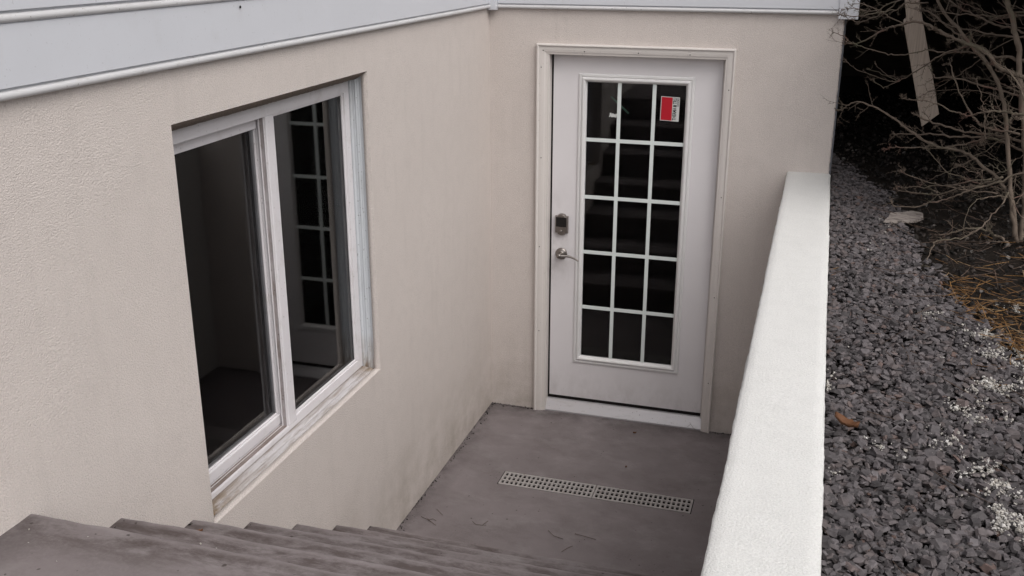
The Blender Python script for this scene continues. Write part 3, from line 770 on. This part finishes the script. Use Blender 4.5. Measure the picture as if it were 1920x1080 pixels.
# dry pine needles
def needles(name, n_, spots, mat, seed, L_=(.03, .09), rad=.0009, z0=.03):
    r = random.Random(seed); mb = MB()
    for _ in range(n_):
        c_, a, b2 = r.choices([s_[:3] for s_ in spots], [s_[3] for s_ in spots])[0]
        x = c_[0]+r.gauss(0, a); y = c_[1]+r.gauss(0, b2); z = GZ+z0+r.random()*.02
        if x < 1.8: continue
        l = r.uniform(*L_); th = r.random()*6.283; el = r.gauss(0, .25); cv = r.gauss(0, .15)
        d = Vector((math.cos(th)*math.cos(el), math.sin(th)*math.cos(el), math.sin(el))); sd2 = Vector((-d.y, d.x, 0))
        pts = [Vector((x, y, z))+d*l*(t-.5)+sd2*cv*l*(t*(1-t)) for t in (0, .33, .66, 1)]
        for q in pts: q.z = max(q.z, GZ+.01)
        mb.tube(pts, [rad, rad, rad, rad*.5], 3, 0, False)
    o = mb.build(name, mat); return o
NS = [((2.235, -1.66), .03, .10, 3), ((2.28, -1.82), .035, .07, 4), ((2.33, -2.02), .04, .09, 5), ((2.37, -2.14), .035, .06, 5), ((2.42, -1.75), .05, .12, 2.2), ((2.34, -1.50), .07, .12, 1.5), ((1.81, -1.50), .012, .05, .3), ((2.27, -2.35), .05, .1, .3), ((2.5, -1.2), .1, .3, 1)]
tag(needles('pine_needles', 330, NS, M['needle'], 21, (.035, .10), .0013), 'orange-brown dry pine needles on the soil edge beside the gravel', 'pine needles', kind='stuff')
tag(needles('ground_twigs', 170, [((2.35, -1.3), .16, .5, 3), ((2.1, -1.9), .15, .6, 1.2), ((2.25, -.6), .2, .4, 2), ((2.0, -2.6), .15, .5, .5)], M['drytwig'], 33, (.04, .16), .0014), 'thin dry twigs littering the ground under the shrub', 'twigs', kind='stuff')
# dead leaf on the gravel
def leaf(name, c_, L_, W_, rz, curl, label, mat=None, tilt=.15, group=None):
    mb = MB(); nx, ny = 8, 4; vs = []; fs = []
    rot = Matrix.Rotation(rz, 3, 'Z') @ Matrix.Rotation(tilt, 3, 'Y')
    for i in range(nx+1):
        t = i/nx; hw = W_*math.sin(math.pi*min(1, t*.92+.04))**.7*(1+.18*math.sin(t*23))
        for j in range(ny+1):
            s_ = j/ny*2-1
            q = Vector(((t-.5)*L_, s_*hw, curl*W_*(s_*s_)+curl*.35*L_*(t-.5)**2*2+.0015*math.sin(t*17+s_*4)))
            vs.append(Vector(c_)+rot @ q)
    for i in range(nx):
        for j in range(ny): a = i*(ny+1)+j; fs.append((a, a+1, a+ny+2, a+ny+1))
    mb.add(vs, fs, 0, True); o = mb.build(name, mat or M['leaf'])
    sm = o.modifiers.new('thick', 'SOLIDIFY'); sm.thickness = .0008
    return tag(o, label, 'leaf', group)
leaf('dead_leaf', (1.838, -2.84, GZ+.05), .062, .014, -.45, 1.0, 'curled orange-brown dead leaf on the gravel against the retaining wall')
leaf('dead_leaf', (.888, -.152, .004), .020, .0055, .5, .9, 'small dark dead leaf lying close to the door threshold', tilt=.1)
leaf('dead_leaf', (.915, -.546, .004), .012, .005, 1.4, .8, 'tiny dark leaf crumb between the threshold and the drain grate', tilt=.1)
leaf('dead_leaf', (.06, -3.00+.02, RISE*5+.004), .022, .006, .8, .8, 'small reddish dead leaf on a step near the window corner', tilt=.1)
# twigs on the landing
def twig(paths, label):
    mb = MB()
    for p_, r_ in paths: mb.tube([(x, y, .004+z) for x, y, z in p_], r_, 5)
    return tag(mb.build('twig', M['drytwig']), label, 'twig', 'dry twigs lying on the landing')
def fl(px, py, z=0.003):
    d = FW*F+RT*(px-960)-UP*(py-540); q = CAM+d*((z-CAM.z)/d.z); return (q.x, q.y, z)
twig([([fl(790, 970), fl(805, 977), fl(817, 986)], .0012), ([fl(803, 976), fl(812, 974), fl(818, 978)], .001), ([fl(800, 971), fl(808, 980)], .0008)], 'small forked twig on the landing nearest the window wall')
twig([([fl(819, 956), fl(824, 961), fl(830, 967)], .0011)], 'short straight twig on the landing just above the forked one')
twig([([fl(886, 979), fl(893, 985), fl(905, 986), fl(915, 978)], .0012), ([fl(905, 986), fl(912, 987)], .0008)], 'curved twig lying on the landing left of the middle')
twig([([fl(1028, 996), fl(1038, 1006), fl(1056, 1012)], .0011)], 'bent thin twig on the landing below the drain grate')
twig([([fl(1078, 1002), fl(1100, 1008), fl(1117, 1013)], .0011)], 'long straight thin twig on the landing below the drain grate')
twig([([fl(1053, 1036), fl(1064, 1029), fl(1074, 1025)], .0011)], 'slanting twig on the landing close to the bottom step')
twig([([(1.175, -.020, .045), (1.195, -.030, .022), (1.21, -.03, .01)], .0008), ([(1.18, -.02, .035), (1.165, -.03, .022)], .0007)], 'tiny twig crumbs on the right end of the door threshold')
def place_grit(r):
    t = r.random()
    if noise.noise(Vector((r.random()*.01, t*60, 1))) < -.15: return None
    if t < .40: y = -1.7+1.68*r.random(); return (.004+abs(r.gauss(0, .012)), y, .003)
    if t < .55: return (r.random()*.26, -.004-abs(r.gauss(0, .01)), .003)
    if t < .62: return (1.29+.27*r.random(), -.004-abs(r.gauss(0, .012)), .003)
    if t < .72: return (.1+1.4*r.random(), -1.69+abs(r.gauss(0, .02)), .003)
    j = r.randrange(7); y = -(A0+RUN*j)-.02-(RUN if j < 6 else .6)*r.random()
    if t < .9: return (.003+abs(r.gauss(0, .010)), y, RISE*(j+1)+.002)
    if j < 6: return (.05+1.4*r.random(), -(A0+RUN*(j+1))+.004+abs(r.gauss(0, .012)), RISE*(j+1)+.002)
    return None
tag(chips('grit', 800, place_grit, lambda r: .003+.009*r.random()**3, .5, M['mulch'], 41, .5), 'dark grit gathered in the corners of the landing and steps', 'debris', kind='stuff')
# white flecks on the upper steps
def place_fleck(r):
    j = r.choice([6, 6, 6, 6, 5, 5, 4]); y = -(A0+RUN*j)-.05-(1.2 if j == 6 else .2)*r.random()
    return (.02+.9*r.random(), y, RISE*(j+1)+.0018)
tag(chips('white_flecks', 70, place_fleck, lambda r: .0025+.005*r.random()**3, .5, M['crumb'], 12, .4), 'tiny white flecks scattered on the upper steps', 'debris', kind='stuff')

# ------------------------------------------------------------------ unseen deck, extended forward to shade the void, gravel and shrub
dk = empty('shading_deck', (1.9, -1.05, GZ), 'unseen raised wooden deck, extended to shade the gravel and shrub and darken the void beneath it', 'deck')
DZ0 = 2.62
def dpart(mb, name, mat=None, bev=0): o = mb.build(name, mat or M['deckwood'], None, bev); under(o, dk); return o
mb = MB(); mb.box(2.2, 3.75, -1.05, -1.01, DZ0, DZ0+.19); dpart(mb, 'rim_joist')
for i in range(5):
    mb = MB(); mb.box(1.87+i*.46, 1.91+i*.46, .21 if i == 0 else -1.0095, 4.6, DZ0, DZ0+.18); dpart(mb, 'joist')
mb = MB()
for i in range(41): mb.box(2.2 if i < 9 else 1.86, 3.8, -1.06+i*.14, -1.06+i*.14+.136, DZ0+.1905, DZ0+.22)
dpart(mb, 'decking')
mb = MB(); mb.box(1.86, 3.75, 4.69, 4.73, GZ-.2, DZ0+.19); dpart(mb, 'shade_panel')
mb = MB(); mb.box(3.751, 3.79, -1.05, 4.73, GZ-.2, DZ0+.19); dpart(mb, 'shade_panel')  # closing panels added to block light from the void and shrub
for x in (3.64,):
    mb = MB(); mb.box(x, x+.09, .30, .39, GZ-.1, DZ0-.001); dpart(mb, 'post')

# the slanting board
PY = .425
tl, tr, bl, br = at(1697, 0, PY), at(1724, 0, PY), at(1728, 238, PY), at(1761, 214, PY)
mb = MB()
def up(a, b2, z): t = (z-b2.z)/(a.z-b2.z); return b2+(a-b2)*t
TL, TR = up(tl, bl, DZ0+.12), up(tr, br, DZ0+.12)
n0 = at(1693.5, 38, PY); n1 = at(1699.5, 33, PY)
out = [bl, br, TR, TL+Vector((.012, 0, 0)), n1, n0]
th = .022
vs = [(p_.x, PY, p_.z) for p_ in out]+[(p_.x, PY+th, p_.z) for p_ in out]; k = len(out)
mb.add(vs, [tuple(range(k)), tuple(range(2*k-1, k-1, -1))]+[(i, k+i, k+(i+1) % k, (i+1) % k) for i in range(k)])
o = mb.build('wooden_board', M['plank'], None, .003); tag(o, 'pale slanting wooden board with a pointed cut end, hanging in the dark behind the shrub', 'board')

# ------------------------------------------------------------------ the bare shrub
sb = at(1905, 458, -.85)
shrub = empty('bare_shrub', (sb.x, sb.y, GZ), 'leafless shrub with tangled grey-brown twigs reaching over the gravel', 'shrub')
PXR = 1/400.0
def smooth(pts, k=4):
    out = []
    for i in range(len(pts)-1):
        p0 = pts[max(i-1, 0)]; p1 = pts[i]; p2 = pts[i+1]; p3 = pts[min(i+2, len(pts)-1)]
        for j in range(k):
            t = j/k; out.append(.5*((2*p1)+(p2-p0)*t+(2*p0-5*p1+4*p2-p3)*t*t+(3*p1-p0-3*p2+p3)*t*t*t))
    out.append(pts[-1]); return out
rb = random.Random(77)
def shoot(mb, p, d, L_, r, lvl, seg):
    """a side twig that curves a little, with buds and its own shoots"""
    n_ = 5; pts = [p]; dd = d.normalized()
    for i in range(n_):
        dd = (dd+Vector((rb.gauss(0, .16), rb.gauss(0, .12), rb.gauss(0, .16)+.03))).normalized(); pts.append(pts[-1]+dd*L_/n_)
    mb.tube(pts, [r*(1-.65*i/n_) for i in range(n_+1)], seg)
    e = pts[-1]; mb.tube([e-dd*.002, e+dd*.002, e+dd*.006], [r*.4, r*.7, r*.15], 4)
    for i in range(1, n_):
        if rb.random() < .4:
            s_ = dd.cross(Vector((0, 1, .2))).normalized()*rb.choice((-1, 1)); q = pts[i]
            mb.tube([q, q+s_*.004+dd*.003, q+s_*.005+dd*.008], [r*.7, r*.8, r*.2], 4)
    if lvl > 0:
        for i in range(1, n_+1):
            if rb.random() < .50:
                ax = Vector((rb.gauss(0, .3), rb.gauss(0, 1), rb.gauss(0, .3))).normalized()
                nd = Matrix.Rotation(rb.choice((-1, 1))*rb.uniform(.4, 1.0), 3, ax) @ dd
                shoot(mb, pts[i], nd, L_*rb.uniform(.3, .65), r*.65, lvl-1, max(3, seg-1))
def branch(px, Ya, Yb, ra, rbad, dens=1.0, lvl=1, tl=.09, name='branch'):
    """px: pixel path from the root end to the tip; Y runs Ya -> Yb; radii in metres"""
    n_ = len(px); pts = [at(x, y, Ya+(Yb-Ya)*i/(n_-1)) for i, (x, y) in enumerate(px)]
    sp = smooth(pts); N = len(sp)
    sp = [p_+Vector((rb.gauss(0, .0022), rb.gauss(0, .005), rb.gauss(0, .0022))) for p_ in sp]; ra *= .74; rbad *= .75
    rad = [(ra+(rbad-ra)*i/(N-1))*(1+.10*math.sin(i*2.3)+.10*rb.random()) for i in range(N)]
    mb = MB(); mb.tube(sp, rad, 7)
    for i in range(2, N):
        if rb.random() < .36*dens:
            d = (sp[i]-sp[i-1]).normalized(); ax = Vector((rb.gauss(0, .3), 1, rb.gauss(0, .3))).normalized()
            nd = Matrix.Rotation(rb.choice((-1, 1))*rb.uniform(.35, 1.0), 3, ax) @ d; nd.y += rb.gauss(0, .45)
            shoot(mb, sp[i], nd, tl*rb.uniform(.3, 1.6), max(.0010, min(rad[i]*.45, .0022)), lvl, 5)
        elif rb.random() < .25:
            d = (sp[i]-sp[i-1]).normalized(); s_ = d.cross(Vector((0, 1, .3))).normalized()*rb.choice((-1, 1)); q = sp[i]
            mb.tube([q, q+s_*(rad[i]+.003), q+s_*(rad[i]+.004)+d*.007], [rad[i]*.5, .0018, .0006], 4)
    # forked tip
    d = (sp[-1]-sp[-2]).normalized()
    for _ in range(3):
        nd = d+Vector((rb.gauss(0, .5), rb.gauss(0, .3), rb.gauss(0, .5))); shoot(mb, sp[-1], nd, tl*.5, max(.0010, rad[-1]*.7), lvl, 4)
    o = mb.build(name, M['bark']); under(o, shrub); return o
B = branch
# stems
B([(1912, 452), (1918, 400), (1922, 330), (1920, 250), (1915, 167), (1911, 110), (1905, 67), (1898, 33), (1884, -6), (1875, -60)], -.85, -.62, .016, .012, .3, 1, .1, 'stem')
B([(1903, 445), (1897, 390), (1893, 340), (1890, 263), (1885, 213), (1878, 172), (1860, 133), (1842, 108), (1817, 82), (1788, 43), (1763, 13), (1750, -30)], -.88, -.45, .0125, .0075, .5, 1, .1, 'stem')
B([(1908, 455), (1900, 390), (1887, 360), (1870, 333), (1850, 317), (1823, 295), (1800, 283), (1760, 275), (1747, 270), (1725, 258), (1703, 243), (1680, 225), (1658, 210), (1630, 197), (1607, 190), (1588, 199), (1578, 206)], -.88, -.22, .011, .0035, 1, 1, .06, 'stem')
B([(1895, 460), (1880, 448), (1862, 440), (1850, 432), (1823, 428), (1800, 432), (1773, 440), (1758, 440)], -.88, -.85, .008, .003, .8, 1, .06)
# main branches
B([(1960, 160), (1920, 145), (1898, 137), (1873, 127), (1847, 97), (1818, 83), (1792, 73), (1767, 62), (1747, 50), (1730, 42), (1707, 40), (1693, 46), (1672, 50), (1650, 60), (1622, 75), (1600, 82), (1587, 78)], -.85, -.20, .012, .0032, 1, 1, .06)
B([(1842, 108), (1817, 98), (1767, 98), (1742, 94), (1713, 100), (1683, 102), (1658, 100), (1620, 88), (1598, 80), (1577, 66), (1560, 60)], -.55, -.18, .0042, .0018, .7, 1, .05)
B([(1813, 87), (1770, 100), (1742, 117), (1710, 138), (1687, 152), (1657, 162), (1637, 153)], -.55, -.20, .0045, .0016, .6, 1, .05)
B([(1687, 152), (1667, 152), (1642, 143), (1607, 130), (1587, 116)], -.25, -.12, .0026, .0012, .7, 0, .05)
B([(1686, 151), (1680, 146), (1660, 138), (1642, 124)], -.25, -.18, .0022, .001, .3, 0, .04)
B([(1686, 151), (1663, 143), (1645, 135), (1632, 131)], -.25, -.22, .0022, .001, .3, 0, .04)
B([(1940, 190), (1917, 180), (1875, 170), (1833, 158), (1783, 145), (1757, 147), (1748, 136)], -.7, -.35, .0065, .0035, .8, 1, .06)
B([(1870, 250), (1850, 258), (1833, 263), (1800, 272), (1767, 278), (1737, 279), (1687, 275), (1668, 278)], -.75, -.45, .0055, .0030, 1, 1, .05)
B([(1960, 290), (1920, 283), (1867, 263), (1833, 257), (1792, 257), (1750, 252), (1723, 252), (1680, 252)], -.8, -.35, .0075, .004, .9, 1, .05)
B([(1950, 272), (1920, 267), (1883, 257), (1850, 252), (1808, 247), (1775, 237), (1742, 228), (1723, 217)], -.8, -.5, .008, .004, .8, 1, .06)
B([(1960, 226), (1920, 216), (1900, 212), (1875, 209), (1847, 211), (1830, 215), (1815, 217), (1800, 213), (1780, 205), (1753, 193), (1723, 187), (1703, 187)], -.95, -.6, .0065, .0024, .8, 1, .06)
B([(1960, 312), (1920, 323), (1867, 343), (1833, 353), (1800, 363), (1775, 373), (1742, 382), (1713, 388), (1683, 388), (1673, 383)], -1.0, -.75, .0065, .0026, 1, 1, .06)
B([(1880, 333), (1842, 345), (1817, 350), (1783, 358), (1750, 365), (1707, 360), (1680, 357)], -.95, -.6, .0055, .0024, 1, 1, .06)
B([(1860, 336), (1808, 342), (1775, 348), (1733, 350), (1693, 352)], -.9, -.6, .0045, .0022, 1, 1, .06)
B([(1870, 362), (1817, 358), (1763, 348), (1733, 338), (1693, 325)], -.85, -.6, .0045, .0022, .8, 1, .05)
B([(1850, 350), (1817, 338), (1800, 330), (1775, 322), (1753, 297), (1737, 280)], -.8, -.6, .0035, .0018, .6, 1, .05)
B([(1830, 297), (1800, 310), (1773, 323), (1750, 335), (1728, 346)], -.8, -.6, .003, .0016, .6, 1, .05)
B([(1890, 360), (1882, 378), (1867, 398), (1840, 425), (1817, 440), (1783, 448), (1755, 453), (1750, 460), (1742, 480), (1730, 498), (1715, 503), (1690, 506)], -1.0, -1.35, .0042, .0016, .7, 1, .05)
B([(1731, 498), (1767, 510), (1790, 520), (1806, 537), (1808, 552)], -1.32, -1.55, .0026, .0014, .5, 0, .05)
B([(1920, 62), (1897, 53), (1867, 47), (1833, 30), (1800, 15), (1777, -2), (1750, -20)], -.6, -.3, .006, .004, .9, 1, .07)
B([(1925, 70), (1897, 68), (1858, 65), (1825, 58), (1788, 50), (1765, 40)], -.6, -.35, .0062, .003, .9, 1, .07)
B([(1950, 22), (1920, 23), (1900, 25), (1860, 30), (1822, 27), (1780, 25), (1755, 20)], -.7, -.5, .0045, .002, .9, 1, .06)
B([(1740, 5), (1700, 5), (1680, 18), (1640, 25), (1612, 30), (1580, 29), (1574, 28)], -.4, -.25, .0042, .002, 1.2, 1, .05)
B([(1760, -15), (1700, -2), (1665, 8), (1640, 22), (1612, 17), (1592, 17)], -.4, -.2, .0042, .002, 1.2, 1, .05)
B([(1730, -10), (1690, 0), (1660, 22), (1630, 36), (1610, 41), (1590, 33)], -.4, -.2, .004, .0018, 1.2, 1, .05)
B([(1700, 45), (1672, 35), (1650, 20), (1620, 8), (1600, 7)], -.35, -.2, .004, .0018, 1.2, 1, .05)
B([(1930, 215), (1918, 180), (1910, 158), (1890, 133), (1867, 117), (1850, 100)], -.9, -.75, .005, .0028, .8, 1, .06)
B([(1960, 128), (1920, 115), (1892, 107), (1862, 106), (1847, 93), (1813, 77), (1783, 55), (1757, 33), (1735, 20)], -.75, -.4, .009, .004, .9, 1, .07)
B([(1910, 250), (1880, 245), (1850, 240), (1833, 230), (1817, 205), (1802, 180), (1790, 150), (1782, 120)], -.8, -.55, .006, .003, .8, 1, .06)
B([(1848, 262), (1846, 240), (1843, 200), (1840, 185), (1835, 160), (1830, 150)], -.8, -.7, .0028, .0015, .6, 1, .05)
B([(1905, 70), (1860, 95), (1820, 125), (1790, 145), (1755, 165)], -.65, -.4, .0028, .0014, .8, 1, .06)
B([(1930, 360), (1900, 372), (1870, 368), (1845, 372), (1828, 378), (1812, 405), (1806, 430)], -1.0, -1.1, .003, .0016, .7, 1, .06)
B([(1905, 300), (1880, 322), (1860, 310), (1850, 312), (1835, 325), (1800, 312)], -.9, -.8, .0022, .0013, .6, 1, .05)
B([(1935, 400), (1920, 410), (1890, 365), (1880, 360)], -1.05, -1.0, .0028, .0015, .4, 1, .05)
B([(1930, 245), (1895, 238), (1865, 225), (1850, 235), (1838, 260)], -.85, -.75, .0024, .0014, .7, 1, .05)
# far tangle on the right, deeper in
for k in range(26):
    x0 = rb.uniform(1860, 1960); y0 = rb.uniform(0, 400); x1 = x0-rb.uniform(40, 150); y1 = y0+rb.uniform(-90, 60)
    B([(x0, y0), ((2*x0+x1)/3+rb.uniform(-8, 8), (2*y0+y1)/3+rb.uniform(-14, 14)), ((x0+2*x1)/3+rb.uniform(-8, 8), (y0+2*y1)/3+rb.uniform(-14, 14)), (x1, y1)], rb.uniform(-.6, -.3), rb.uniform(-.4, .15), rb.uniform(.002, .004), .0014, .9, 1, .07)
